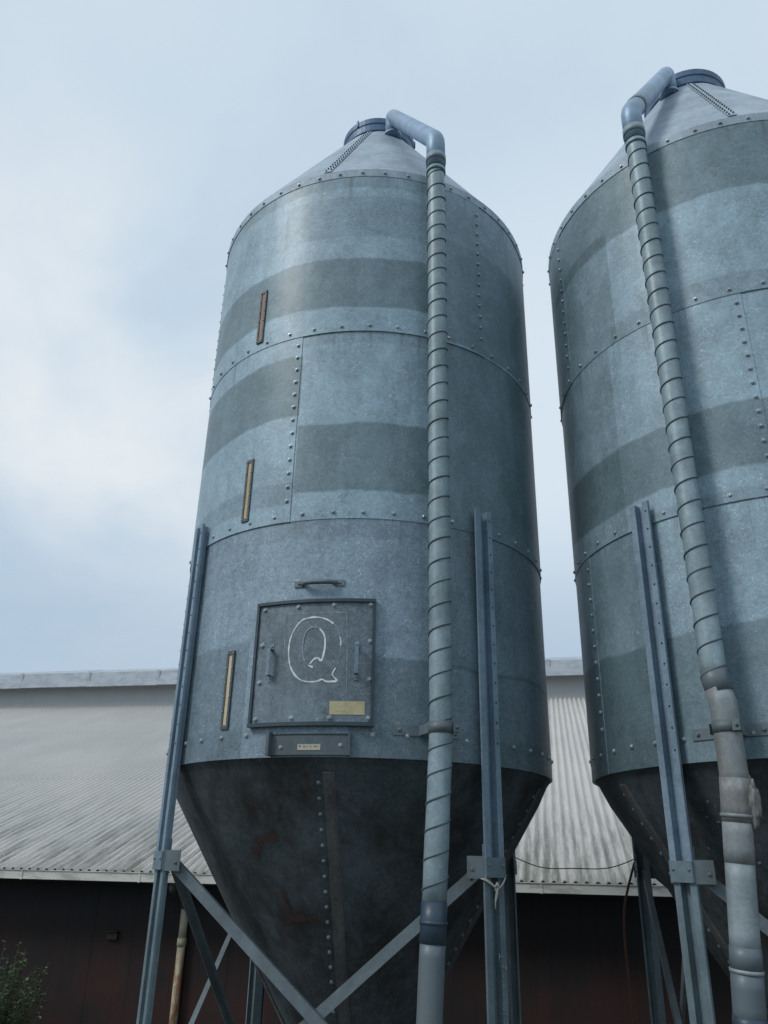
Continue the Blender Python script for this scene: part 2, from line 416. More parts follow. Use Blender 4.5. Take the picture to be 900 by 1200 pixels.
def roof_and_hopper(S,dz,cone_seams,lid_dz,hop_seams):
    zt=Z(4.6+dz); zc=Z(6.12+dz)
    bm=bmesh.new()
    # conical roof of separate panels with a turned-down skirt
    N=96; prof=[(RS+.018,zt-.065),(RS+.020,zt),(RS+.012,zt+.012),(.30,zc)]
    rings=[[bm.verts.new(th2v(360*k/N,r+.004*math.sin(2*math.pi*k/N*6)*(1 if i>1 else 0),z)) for k in range(N)] for i,(r,z) in enumerate(prof)]
    for i in range(len(prof)-1):
        for k in range(N):
            f=bm.faces.new((rings[i][k],rings[i][(k+1)%N],rings[i+1][(k+1)%N],rings[i+1][k])); f.smooth=(i==2)
    cone=finish('roof_cone',bm,M_CONE,S)
    # seam laps with bolts
    bm=bmesh.new(); bs=bmesh.new()
    sl=Vector((0,0,1))
    for a in cone_seams:
        o,t,up=frame_at(a)
        p0=o*(RS+.012)+up*(zt+.012); p1=o*.30+up*zc
        d=(p1-p0); L=d.length; d.normalize(); nn=t.cross(d); 
        if nn.dot(o)<0: nn=-nn
        add_box(bm,(p0+p1)/2+nn*.002,.052,.004,L*.985,(t,nn,d))
        for s in (-.016,.016):
            k=int(L/.075)
            for i in range(k):
                add_bolt(bs,p0+d*(.05+i*.075+(.03 if s>0 else 0))+t*s+nn*.004,nn,.0062,.011,False)
    finish('seam_strip',bm,M_CONE,cone); finish('bolts',bs,M_DARKB,cone)
    bolt_rows(cone,RS+.02,rows=[(zt-.035,-180,180,7.5)],mat=M_BOLT)
    # lid
    bm=bmesh.new(); N=48
    prof=[(.30,zc-.03),(.328,zc-.02),(.330,zc+.05),(.338,zc+.06),(.340,zc+.115),(.33,zc+.125),(.05,zc+.19),(.05,zc+.22)]
    rings=[[bm.verts.new(th2v(360*k/N,r,z)) for k in range(N)] for r,z in prof]
    for i in range(len(prof)-1):
        for k in range(N): bm.faces.new((rings[i][k],rings[i][(k+1)%N],rings[i+1][(k+1)%N],rings[i+1][k]))
    bm.faces.new(rings[-1])
    for a in (-35,80,200):
        o,t,up=frame_at(a); add_box(bm,o*.342+up*(zc+.10),.018,.012,.07,(t,o,up))
    finish('lid',bm,M_LID,S)
    # hopper
    z0=Z(.515); bm=bmesh.new(); N=96
    hz=lambda u:(1.235-.035*0+(.2-1.235)*u, Z(.47)+(-1.2-.47)*u)
    prof=[(1.238,Z(.54)),(1.238,Z(.490))]+[hz(u) for u in [i/14 for i in range(15)]]+[(.2,Z(-1.42))]
    prof[2]=(1.215,Z(.462))
    rings=[]
    for i,(r,z) in enumerate(prof):
        rg=[]
        for k in range(N):
            a=360*k/N; q=th2v(a,1,0); dent=.006*mnoise.noise(Vector((q.x*2.5,q.y*2.5,z*2+dz*9))) if i>2 else 0
            rg.append(bm.verts.new(th2v(a,r+dent,z)))
        rings.append(rg)
    for i in range(len(prof)-1):
        for k in range(N):
            f=bm.faces.new((rings[i][k],rings[i][(k+1)%N],rings[i+1][(k+1)%N],rings[i+1][k])); f.smooth=i>=2
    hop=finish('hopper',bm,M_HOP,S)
    bm=bmesh.new(); bs=bmesh.new()
    for a in hop_seams:
        o,t,up=frame_at(a)
        p0=o*1.205+up*Z(.43); p1=o*.21+up*Z(-1.19)
        d=(p1-p0);L=d.length;d.normalize(); nn=t.cross(d)
        if nn.dot(o)<0: nn=-nn
        add_poly_extrude(bm,[(-.002,0),(.0,.012),(.045,.010),(.062,.0)],p0+nn*.001,t,nn,d,L)
        k=int(L/.088)
        for i in range(k): add_bolt(bs,p0+d*(.06+i*.088)-t*.028+nn*.002,nn,.0095,.0085)
    finish('seam_strip',bm,M_HOPS,hop); finish('bolts',bs,M_LEGB,hop)
    bm=bmesh.new()
    add_box(bm,(0,0,Z(-1.46)),.46,.46,.07); add_box(bm,(0,0,Z(-1.58)),.3,.3,.18)
    add_tube(bm,[(-.5,0,Z(-1.72)),(1.3,0,Z(-1.72))],.075,16)
    finish('discharge_boot',bm,M_LEGB,S)
    return cone,hop

def pipe_points(th,r,zs,sh=None):
    return [th2v(th+(sh or (lambda z:0))(z),r,z) for z in zs]
def spiral(bm,cfun,z0,z1,pitch,R,r=.004,phase=0.0,amp=1):
    n=int((z1-z0)/pitch*20); pts=[]
    for i in range(n+1):
        z=z0+(z1-z0)*i/n; a=2*math.pi*(z-z0)/pitch+phase+.9*mnoise.noise(Vector((z*1.7,phase,0)))
        c=cfun(z); rr_=R+.0014*mnoise.noise(Vector((a*.9,z*3,phase)));pts.append(Vector((c.x+rr_*math.cos(a),c.y+rr_*math.sin(a),z)))
    add_tube(bm,pts,r,6)

def fill_pipe(S,th,dz,zhel,bend,segs,ph):
    """spout from the roof down the side; bend(z) -> (dtheta, dr) below the clamp"""
    PR=.0600; rp=RS+.15
    def c(z):
        da,dr=bend(z); return th2v(th+da,rp+dr,z)
    top=[th2v(th,.40,Z(5.93+dz)),th2v(th,.40,Z(6.20+dz)),th2v(th,rp,Z(4.83+dz)),th2v(th,rp,Z(4.55+dz))]
    bm=bmesh.new()
    tp=fillet(top,.055,5)
    add_tube(bm,tp,.068,24)
    # flange foot on the cone
    o,t,up=frame_at(th)
    add_tube(bm,[th2v(th,.40,Z(5.94+dz)),th2v(th,.40,Z(5.965+dz))],.080,20)
    body=finish('fill_pipe',bm,M_LID if dz==0 else M_PIPE,S,smooth=False)
    if dz==0: body.data.materials[0]=M_ELB
    else: body.data.materials[0]=M_ELB
    # collars
    d=(top[2]-top[1]).normalized(); q=top[1]+d*((top[2]-top[1]).length*.80)
    cs=[(th2v(th,rp,Z(4.60+dz)),th2v(th,rp,Z(4.66+dz)),.0725),(th2v(th,rp,Z(4.50+dz)),th2v(th,rp,Z(4.53+dz)),.069)]
    if dz!=0: cs.append((q,q+d*.16,.0715))
    for a,b,rr in cs:
        bm=bmesh.new(); add_tube(bm,[a,b],rr,24); finish('collar',bm,M_PIPE,body)
    # wrapped run
    bm=bmesh.new()
    zs=[Z(4.58+dz)-(Z(4.58+dz)-zhel)*i/40 for i in range(41)]
    add_tube(bm,[c(z) for z in zs],[PR+.0012*math.sin(i*1.7) for i in range(41)],24)
    w=finish('wrapped_pipe',bm,M_PIPE,body)
    bm=bmesh.new()
    spiral(bm,c,zhel+.01,Z(4.52+dz),.127,PR+.0012,.0050,ph)
    finish('spiral_seam',bm,M_HELIX,body)
    for (nm,za,zb,rr,mat) in segs:
        bm=bmesh.new(); n=max(2,int(abs(zb-za)/.06))
        zs=[za+(zb-za)*i/n for i in range(n+1)]
        add_tube(bm,[c(z) for z in zs],[rr*(1+.02*mnoise.noise(Vector((z*23,rr*90,0)))) for z in zs],24)
        finish(nm,bm,mat,body)
    return body,c
M_ELB=zinc('spout steel with painted haze',base=(.27,.38,.50),metal=.3,rough=.45,spangle=.4)  # lighter blue base stands in for haze round the spout top

def clamp_bracket(body,th,z,c,arm=(-1,)):
    cc=c(z); o,t,up=frame_at(th); bm=bmesh.new()
    add_tube(bm,[cc-up*.028,cc+up*.028],.0665,24)
    add_box(bm,cc+o*.045+t*.062,.035,.03,.05,(t,o,up))
    add_bolt(bm,cc+o*.062+t*.066,o,.008,.012,False)
    for s in (-1,1):
        add_box(bm,th2v(th,RS+.075,z)+t*s*.062,.006,.15,.05,(t,o,up))
    a0,a1=(-9.5,8) 
    curved_panel(bm,th+a0,th+a1,z-.028,z+.028,RS+.004,RS+.009,10)
    for a in (a0+1.6,a1-1.4): add_bolt(bm,th2v(th+a,RS+.009,z),frame_at(th+a)[0],.010,.012)
    return finish('pipe_clamp',bm,M_BRACE,body)

def sight_strip(S,th,z0,z1,mat,R):
    bm=bmesh.new(); w=1.3
    for a0,a1,za,zb in ((th-w,th-w*.5,z0,z1),(th+w*.5,th+w,z0,z1),(th-w*.5,th+w*.5,z0,z0+.022),(th-w*.5,th+w*.5,z1-.022,z1)):
        curved_panel(bm,a0,a1,za,zb,R-.001,R+.010,2)
    fr=finish('sight_window',bm,M_GFRAME,S)
    bm=bmesh.new(); curved_panel(bm,th-w*.5,th+w*.5,z0+.022,z1-.022,R-.001,R+.005,2)
    finish('window_strip',bm,mat,fr)
    bm=bmesh.new(); n=6
    for i in range(n):
        z=z0+.015+(z1-z0-.03)*i/(n-1)
        for s in (-1,1): add_bolt(bm,th2v(th+s*w*.75,R+.010,z),frame_at(th)[0],.0048,.006,False)
    finish('bolts',bm,M_BOLT,fr)
    return fr

def arch_handle(parent,th,z0,z1,r,vert=True,w=.016,mat=None):
    bm=bmesh.new(); o,t,up=frame_at(th)
    if vert:
        add_box(bm,th2v(th,r+.038,(z0+z1)/2),.021,.004,z1-z0,(t,o,up))
        for zz,sg in ((z0,-1),(z1,1)):
            add_box(bm,th2v(th,r+.020,zz+sg*.002),.021,.040,.004,(t,o,up))
            add_box(bm,th2v(th,r+.002,zz+sg*.018),.024,.004,.034,(t,o,up))
            add_bolt(bm,th2v(th,r+.004,zz+sg*.02),o,.0065,.008,False)
    else:
        hw=(z1-z0)/2; zc=w
        A=th-math.degrees(hw/RS); B=th+math.degrees(hw/RS)
        pts=[th2v(A,r,zc),th2v(A+1.2,r+.038,zc-.004),th2v(th,r+.042,zc-.004),th2v(B-1.2,r+.038,zc-.004),th2v(B,r,zc)]
        add_tube(bm,fillet(pts,.02,4),.0135,10)
        for a in (A-.9,B+.9):
            oo,tt,_=frame_at(a); add_box(bm,th2v(a,r+.003,zc),.055,.006,.036,(tt,oo,up)); add_bolt(bm,th2v(a,r+.006,zc),oo,.007,.008,False)
    return finish('handle',bm,mat or M_DFRAME,parent)

def access_door(S):
    R=RS; a0,a1=-27.6,4.0; z0,z1=Z(.658),Z(1.347)
    bm=bmesh.new(); curved_panel(bm,a0+.5,a1-.5,z0+.012,z1-.012,R+.004,R+.020,24)
    for f in bm.faces: f.smooth=False
    d=finish('access_door',bm,M_DOOR,S)
    bm=bmesh.new(); e=.72; h=.016
    curved_panel(bm,a0,a1,z1-h,z1+.002,R+.004,R+.034,24)
    curved_panel(bm,a0,a1,z0-.004,z0+h,R+.004,R+.036,24)
    curved_panel(bm,a0,a0+e,z0+h,z1-h,R+.004,R+.031,2)
    curved_panel(bm,a1-e,a1,z0+h,z1-h,R+.004,R+.031,2)
    finish('door_rim',bm,M_DFRAME,d)
    bm=bmesh.new()
    for a,z in ((-25.4,1.307),(-15.9,1.309),(-6.6,1.313),(2.7,1.318),(2.75,1.109),(2.8,.899),(2.85,.695),(-6.5,.695),(-16.0,.695),(-25.7,.695),(-25.4,.893),(-25.4,1.101)):
        add_bolt(bm,th2v(a,R+.020,Z(z)),frame_at(a)[0],.0115,.013)
    finish('bolts',bm,M_BOLT,d)
    for a in (-22.4,-.45): arch_handle(d,a,Z(.93),Z(1.07),R+.020,mat=M_LEG)
    # painted outline letter Q
    bm=bmesh.new(); r=R+.0215
    outer=[(-12.9,1.243),(-14.6,1.233),(-16.1,1.2),(-17.3,1.148),(-17.8,1.091),(-17.67,1.024),(-16.94,.967),(-15.84,.928),(-14.5,.902),(-12.97,.889),(-11.03,.886),(-9.69,.890)]
    ribbon(bm,[(a,Z(z)) for a,z in outer],0.0105,r)
    ribbon(bm,[(a,Z(z)) for a,z in [(-9.69,.890),(-8.74,.898),(-7.67,.887),(-6.2,.886),(-5.0,.889)]],0.0119,r+.0003)
    ribbon(bm,[(a,Z(z)) for a,z in [(-5.0,.891),(-5.7,.907),(-6.38,.926)]],0.0119,r+.0006,2)
    ribbon(bm,[(a,Z(z)) for a,z in [(-6.35,.924),(-6.0,.942),(-5.53,.959)]],0.0105,r+.0009,2)
    ribbon(bm,[(a,Z(z)) for a,z in [(-12.9,1.243),(-11.5,1.246),(-9.77,1.242),(-8.0,1.228),(-6.5,1.206)]],.011,r+.0003)
    ribbon(bm,[(a,Z(z)) for a,z in [(-4.8,1.132),(-4.52,1.107),(-4.56,1.083)]],0.0098,r)
    ribbon(bm,[(a,Z(z)) for a,z in [(-10.05,1.18),(-9.04,1.155),(-8.54,1.122),(-8.45,1.074),(-8.82,1.022),(-9.27,.997)]],0.0133,r)
    ribbon(bm,[(a,Z(z)) for a,z in [(-9.27,.999),(-9.7,1.008),(-10.08,1.017)]],0.0112,r+.0003,2)
    ribbon(bm,[(a,Z(z)) for a,z in [(-10.08,1.017),(-11.1,1.008),(-12.05,.982)]],0.0126,r+.0006,3)
    ribbon(bm,[(a,Z(z)) for a,z in [(-12.5,.976),(-11.8,.970),(-11.2,.966)]],0.0119,r+.0009,2)
    finish('painted_letter',bm,M_PAINT,d)
    bm=bmesh.new()
    ribbon(bm,[(a,Z(z)) for a,z in [(-12.4,.978),(-13.27,.996),(-13.96,1.039),(-14.13,1.097),(-13.71,1.154),(-12.68,1.182),(-11.38,1.189),(-10.05,1.18)]],0.0091,r+.0012)
    ribbon(bm,[(a,Z(z)) for a,z in [(-6.5,1.206),(-5.6,1.18),(-4.8,1.132)]],0.0056,r)
    ribbon(bm,[(a,Z(z)) for a,z in [(-4.56,1.083),(-4.6,1.03),(-5.0,.98)]],0.0042,r)
    finish('faded_letter_line',bm,M_CHALK,d)
    bm=bmesh.new()
    for seg,w in (([(-19.1,1.0),(-19.1,1.12),(-19.08,1.264)],.003),([(-19.08,1.266),(-16,1.269),(-12.9,1.2705)],.004),([(-12.9,1.2712),(-8,1.272),(-3.38,1.271)],.005),([(-3.36,1.27),(-3.0,1.12),(-2.8,.97),(-2.74,.79)],.0032),([(-18.9,.75),(-19,.9),(-19.1,1.0)],.0016)):
        ribbon(bm,[(a,Z(z)) for a,z in seg],w*1.35,R+.0211)
    finish('scratched_outline',bm,M_CHALK,d)
    bm=bmesh.new(); curved_panel(bm,-6.6,1.85,Z(.712),Z(.782),R+.019,R+.0222,8)
    st=finish('sticker',bm,M_STICK,d)
    bm=bmesh.new(); ribbon(bm,[(-5.2,Z(.728)),(-4,Z(.729)),(-2.6,Z(.731))],.0012,R+.0226,2); ribbon(bm,[(-2.5,Z(.779)),(-2.5,Z(.75))],.0010,R+.0226,2)
    finish('sticker_print',bm,M_INK,st)
    # low housing under the door
    bm=bmesh.new(); curved_panel(bm,-20.6,-1.8,Z(.507),Z(.612),R+.001,R+.022,16)
    curved_panel(bm,-21.3,-20.6,Z(.503),Z(.625),R+.001,R+.058,2); curved_panel(bm,-1.8,-1.3,Z(.505),Z(.618),R+.001,R+.034,2)
    curved_panel(bm,-20.6,-1.8,Z(.612),Z(.618),R+.001,R+.028,16)
    h=finish('name_plate_housing',bm,M_DOOR2,S)
    bm=bmesh.new()
    for a,z in ((-18.2,.545),(-3.6,.555)): add_bolt(bm,th2v(a,R+.022,Z(z)),frame_at(a)[0],.009,.010)
    finish('bolts',bm,M_BOLT,h)
    bm=bmesh.new(); curved_panel(bm,-13.9,-8.3,Z(.530),Z(.560),R+.020,R+.0245,6)
    pl=finish('name_plate',bm,M_PLATE,h)
    bm=bmesh.new(); rr=random.Random(3)
    curved_panel(bm,-13.5,-13.1,Z(.546),Z(.554),R+.0240,R+.0250,1)
    a=-12.5
    while a<-8.9:
        w=rr.uniform(.12,.3)
        if rr.random()<.8: curved_panel(bm,a,a+w,Z(.543+rr.uniform(0,.003)),Z(.553),R+.0240,R+.0250,1)
        a+=w+.18
    finish('plate_print',bm,M_INK,pl)
    arch_handle(S,-11.0,-.10,.10,R+.004,False,Z(1.449),M_BRACE).name='lift_handle'
    return d
M_DOOR2=zinc('housing steel',base=(.10,.13,.15),metal=.2,rough=.6,spangle=.5,dirt=.3)

def make_silo(cx,cy,label,n,zr,mats,pipe_th):
    """zr = heights of the rim and the three seams"""
    z0,z3,z2,zt=[Z(v) for v in zr]
    dz=zr[3]-4.6
    S=empty('feed_silo',(cx,cy,0)); tag(S,label,'silo','pair of galvanised feed silos')
    r1=shell_ring(S,z0,z3+.03,RS,(-82,38,158),mats[0])
    r2=shell_ring(S,z3-.022,z2+.03,RS+.006,(-20.5+(-2 if n==2 else 0),100,220),mats[1])
    r3=shell_ring(S,z2-.022,zt-.01,RS+.012,(-82,38.3,158),mats[2])
    bolt_rows(r1,RS+.003,rows=[(z0+.115,-180,180,8.2)],cols=[(-83.3,z0+.2,z3-.05,.095),(36.8,z0+.2,z3-.05,.095)] if n==1 else [(-83.3,z0+.2,z3-.05,.095)])
    s2=-21.8 if n==1 else -23.8
    cl=[(s2,z3+.07,z2-.04,.094)]
    bolt_rows(r2,RS+.009,rows=[(z3+.018,-180,180,8.4)],cols=cl)
    bolt_rows(r3,RS+.015,rows=[(z2+.018,-180,180,8.4)],cols=[(37,z2+.07,zt-.12,.094),(-83.3,z2+.07,zt-.12,.094)])
    roof_and_hopper(S,dz,(-16,84,164) if n==1 else (-15,-97,60,120),0,(-8,64,136,208,280))
    for a in (-56,34,124,-146): leg(S,a,Z(1.99 if n==1 else 1.93))
    Lg=[-56,34,124,-146]
    for i in range(4):
        A,Bb=Lg[i],Lg[(i+1)%4]
        brace(S,A,Bb,Z(-.03),Z(-1.42),.012)
        b=brace(S,Bb,A,Z(-.03),Z(-1.42),-.030)
    return S

S1=make_silo(-.121,5.543,'galvanised feed silo with a square access door painted with the letter Q',1,(.498,1.87,3.203,4.6),(MZ['l1'],MZ['m1'],MZ['t1']),18.3)
S2=make_silo(2.553,4.912,'galvanised feed silo whose filling pipe ends in a pale dirty sleeve',2,(.489,1.828,3.136,4.5),(MZ['l2'],MZ['m2'],MZ['t2']),-41.3)
access_door(S1)
sight_strip(S1,-36.0,Z(.66),Z(1.10),M_GLASS3,RS+.003)
sight_strip(S1,-35.6,Z(1.905),Z(2.335),M_GLASS2,RS+.009)
sight_strip(S1,-36.6,Z(3.24),Z(3.68),M_GLASS1,RS+.015)
def sm(a,b,x):
    u=max(0,min(1,(x-a)/(b-a))); return u*u*(3-2*u)
def bend1(z):
    z-=G; u=max(0,(.62-z))/1.35
    return (-3.1*min(u,1.6),0.01*u)
p1,c1=fill_pipe(S1,18.3,0.0,Z(-.18),bend1,[
    ('tape_band',Z(-.165),Z(-.34),.0625,M_TAPE),('tape_ridge',Z(-.245),Z(-.262),.0665,M_TAPE),
    ('plain_pipe',Z(-.33),Z(-.78),.0600,M_TAPEG),('tape_band',Z(-.72),Z(-.90),.0625,M_TAPE),
    ('plain_pipe',Z(-.88),.28,.060,M_TAPEG)],.6)
clamp_bracket(p1,18.3,Z(.645),c1)
def bend2(z):
    z-=G; a=0; r=0
    if z<.93: a+= 1.0*sm(.93,.90,z) 
    if z<.35: a-= 3.9*(.35-z)/1.05
    return (a,0)
def bend2(z):
    z-=G; a=0
    if z<.82: a=.9*(1-sm(.76,.82,z))
    if z<.4: a-=3.8*(.4-z)/1.05
    return (a,0)
p2,c2=fill_pipe(S2,-41.3,-.1,Z(.83),bend2,[
    ('tape_band',Z(.90),Z(.78),.0635,M_TAPEG),('sleeve_pipe',Z(.80),Z(.35),.0640,M_PIPEW),
    ('joint_band',Z(.39),Z(.20),.0665,M_JOINT),('joint_ridge',Z(.235),Z(.22),.0705,M_PIPEW),
    ('sleeve_pipe',Z(.21),Z(.03),.0650,M_JOINT2),('sleeve_pipe',Z(.035),Z(-.32),.0635,M_PIPEW),
    ('tape_band',Z(-.30),Z(-.385),.0665,M_TAPEG),('tape_ridge',Z(-.385),Z(-.40),.071,M_PIPEW),
    ('plain_pipe',Z(-.39),Z(-.60),.067,M_TAPEG),('tape_band',Z(-.56),Z(-.625),.0695,M_TAPE),('plain_pipe',Z(-.62),.28,.065,M_TAPEG)],2.0)
clamp_bracket(p2,-41.3,Z(.62),c2)
# crumpled plastic bound to the joint
bm=bmesh.new()
bmesh.ops.create_icosphere(bm,subdivisions=4,radius=1)
o_,t_,u_=frame_at(-41.3); cc=c2(Z(.29))+t_*.062+o_*-.02
for v in bm.verts:
    q=v.co.copy(); k=1+.34*mnoise.noise(q*2.6)+.14*mnoise.noise(q*7)
    v.co=cc+(t_*q.x*.036+o_*q.y*.035+u_*q.z*.11)*k
M_PLAS=plain('dusty plastic film',(.24,.25,.24),.4,0,.4,30,(.12,.1,.08),.5,10)
finish('joint_wrap',bm,M_PLAS,p2,smooth=True)

# worn rust stains on silo one's hopper
def hop_r(z): return 1.235+(.2-1.235)*((.47-z)/1.67)
bm=bmesh.new()
def stain(bm,pts,w):
    P=[]
    for i in range(len(pts)-1):
        for s in range(8):
            u=s/8; P.append((pts[i][0]*(1-u)+pts[i+1][0]*u,pts[i][1]*(1-u)+pts[i+1][1]*u))
    P.append(pts[-1]); prev=None
    for i,(a,z) in enumerate(P):
        a2,z2=P[min(i+1,len(P)-1)]; a1,z1=P[max(i-1,0)]
        d=Vector((R_(a2-a1),z2-z1)).normalized(); nn=Vector((-d.y,d.x))*w*(.6+.5*mnoise.noise(Vector((i*.7,z*5,a*.3))))
        q=[th2v(a+math.degrees(s*nn.x),hop_r(z+s*nn.y)+.009,Z(z+s*nn.y)) for s in (1,-1)]
        q=[bm.verts.new(v) for v in q]
        if prev: bm.faces.new((prev[0],prev[1],q[1],q[0]))
        prev=q
stain(bm,[(-34,.02),(-30,.11),(-24,.115)],.034)
stain(bm,[(-27,-.13),(-26,-.28),(-14,-.285)],.030)
hop=[o for o in S1.children if o.name.startswith('hopper')][0]
m,t,b=new_mat('faded red marking')
o=t.new('ShaderNodeTexCoord').outputs['Object']
t.put(b.inputs['Base Color'],t.mix(t.ramp(t.noise(o,16,5,.7),.35,.6),(.085,.028,.025),(.05,.032,.028)))
b.inputs['Roughness'].default_value=.8
t.put(b.inputs['Alpha'],t.ramp(t.noise(o,22,5,.7),.34,.52,.0,.75))
finish('faded_red_marking',bm,m,hop)

# pale flecks of old paint on silo two's hopper
hop2=[o for o in S2.children if o.name.startswith('hopper')][0]
bm=bmesh.new(); rf=random.Random(4)
for i in range(46):
    a=rf.gauss(-49,4.0); z=rf.gauss(.20,.09)
    if z>.40: continue
    n_=rf.randint(5,8); s0=rf.uniform(.003,.013)
    vs=[]
    for k in range(n_):
        an=2*math.pi*k/n_; rr_=s0*rf.uniform(.4,1.2)
        zz=z+rr_*math.sin(an)*.7
        vs.append(bm.verts.new(th2v(a+math.degrees(rr_*math.cos(an)/1.1),hop_r(zz)+.010,Z(zz))))
    bm.faces.new(vs)
finish('paint_flecks',bm,plain('pale flecks',(.22,.23,.22),.8,0,.5,30),hop2)

# chalked scribble on the lower right leg of silo one
bm=bmesh.new(); o_,t_,u_=frame_at(34); rr=random.Random(11)
z=-.40
lines=[((-.016,-.398),(-.017,-.44)),((-.008,-.41),(.004,-.418),(.013,-.408)),((-.012,-.452),(.006,-.458),(.024,-.47),(.026,-.455)),((.0,-.495),(.008,-.505),(.016,-.512)),
 ((-.002,-.53),(.008,-.545),(-.004,-.55)),((.002,-.57),(.006,-.585)),((-.004,-.635),(.008,-.64)),((-.010,-.655),(.012,-.66))]
for ln in lines:
    P=[o_*(RS+.05)+t_*(x+.03)+u_*Z(zz) for x,zz in ln]
    add_tube(bm,P,.0021,5)
lg=[o for o in S1.children if o.name.startswith('leg')][1]
finish('chalk_writing',bm,M_CHALK,lg)

# ------------------------------------------------------------------ twine, cable, cord
C1=Vector((-.121,5.543,0))
def leg_local(x,y,z): # across, outward, height on the right leg
    o_,t_,u_=frame_at(34); return C1+o_*(RS+y)+t_*x+u_*Z(z)
bm=bmesh.new()
loop=[(-.078,.058,-.060),(-.05,.064,-.075),(-.015,.066,-.098),(.015,.066,-.105),(.045,.064,-.085),(.070,.052,-.055),(.078,.02,-.04),(.07,-.01,-.04),(0,-.018,-.06),(-.06,-.008,-.06),(-.078,.03,-.062),(-.076,.060,-.068),(-.045,.070,-.085),(-.01,.072,-.112),(.02,.070,-.10),(.05,.068,-.07),(.072,.055,-.045)]
add_tube(bm,fillet([leg_local(*q) for q in loop],.02,4),.0036,8)
for k in range(3):
    kn=[(-.028+.004*k,.074,-.10),(-.012,.082,-.088+.006*k),(.002,.078,-.104),(-.010,.070,-.122),(-.026,.076,-.112)]
    add_tube(bm,fillet([leg_local(*q) for q in kn],.01,4),.0036,8)
add_tube(bm,fillet([leg_local(*q) for q in [(-.012,.078,-.11),(-.022,.075,-.15),(-.020,.07,-.20)]],.02,4),.0034,8)
add_tube(bm,fillet([leg_local(*q) for q in [(-.008,.078,-.11),(-.010,.078,-.14),(-.024,.072,-.175)]],.02,4),.0030,8)
tw=finish('twine',bm,M_ROPE,smooth=True); tag(tw,'pale twine knotted round the silo leg just below its splice','rope')
bm=bmesh.new()
A=Vector((.985,6.31,Z(.065))); Bv=Vector((1.80,6.02,Z(.062))); pts=[]
for i in range(25):
    u=i/24; q=A.lerp(Bv,u); q.z-=.085*4*u*(1-u)*(1+.15*math.sin(u*9)); pts.append(q)
add_tube(bm,pts,.0038,6); cb=finish('cable',bm,M_CABLE,smooth=True); tag(cb,'thin dark cable sagging between the rear legs of both silos','cable')
bm=bmesh.new()
pts=[(1.800,6.00,.06),(1.782,6,.03),(1.724,6.0,-.12),(1.682,6,-.252),(1.663,5.98,-.431),(1.666,5.98,-.63),(1.672,5.98,-.917),(1.66,6,-1.4),(1.70,6.02,-2.09)]
pts=[Vector((x,y,Z(z))) for x,y,z in pts]
add_tube(bm,fillet(pts,.08,5),.0085,8)
cd=finish('cord',bm,M_CORD,smooth=True); tag(cd,'brown weathered cord hanging loose beside the rear silo leg','cord')

# ------------------------------------------------------------------ shed
AZ=R_(12); nv=Vector((math.sin(AZ),math.cos(AZ),0)); uv_=Vector((math.cos(AZ),-math.sin(AZ),0)); UP=Vector((0,0,1))
def W(u,d,z): return uv_*u+nv*d+UP*z
m,t,b=new_mat('weathered fibre cement')
tc=t.new('ShaderNodeTexCoord').outputs['Object']; uvm=t.new('ShaderNodeUVMap').outputs[0]
U,V,_=t.sep(uvm)
st=t.noise(t.map(uvm,(7,.55,1)),1.0,6,.7); st2=t.noise(t.map(uvm,(26,1.6,1)),1.0,5,.7); fine=t.noise(tc,40,4,.7); bg=t.noise(t.map(uvm,(.6,.35,1)),1.0,4)
low=t.ramp(V,0.0,3.6,1,.0)
cov=t.math('ADD',t.math('MULTIPLY',st,.55),t.math('MULTIPLY',st2,.45))
dirtm=t.math('MULTIPLY',t.ramp(cov,.43,.60),t.math('ADD',.02,t.math('MULTIPLY',low,.85)))
valley=t.new('ShaderNodeAttribute',attribute_name='valley').outputs['Fac']
dirtm=t.math('ADD',dirtm,t.math('MULTIPLY',t.math('MULTIPLY',valley,t.ramp(st,.30,.6)),.42),clamp=True)
col=t.mix(t.ramp(bg,.3,.7),(.46,.445,.43),(.55,.525,.49))
col=t.mix(dirtm,col,(.16,.165,.14))
col=t.mix(t.ramp(fine,.3,.75,0,.22),col,(.70,.69,.64))
# sheet laps across the slope
lap=t.math('FRACT',t.math('DIVIDE',V,3.63))
col=t.mix(t.ramp(lap,.0,.02,.12,0),col,(.2,.2,.19))
t.put(b.inputs['Base Color'],col); b.inputs['Roughness'].default_value=.85
t.put(b.inputs['Normal'],t.bump(t.noise(tc,60,5,.7),.35,.006))
M_ROOF=m
M_RIDGE=plain('weathered pale ridge sheet',(.42,.46,.50),.7,0,.35,1.6,(.26,.30,.33),.6,2.2,stretch=(1.5,1.5,3))
M_UPST=plain('pale upstand sheet',(.40,.42,.42),.75,0,.25,3)
M_GUT=plain('cream gutter',(.66,.66,.60),.5,0,.3,4,(.25,.24,.2),.55,3,stretch=(1,1,4))
M_BOX=plain('faded brown box',(.035,.022,.02),.8,0,.4,10)
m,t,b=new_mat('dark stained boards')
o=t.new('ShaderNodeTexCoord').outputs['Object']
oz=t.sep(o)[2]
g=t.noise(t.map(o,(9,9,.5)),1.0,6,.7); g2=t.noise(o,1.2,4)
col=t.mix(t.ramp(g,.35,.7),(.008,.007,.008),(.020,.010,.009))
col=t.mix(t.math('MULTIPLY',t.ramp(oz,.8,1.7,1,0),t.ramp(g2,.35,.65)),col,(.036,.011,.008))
col=t.mix(t.ramp(oz,1.25,1.85,0,.8),col,(.017,.020,.026))  # bluish haze veil painted over the top of the boards
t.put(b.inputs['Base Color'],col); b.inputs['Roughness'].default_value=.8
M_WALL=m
M_SOFF=plain('dark soffit',(.03,.032,.035),.9)

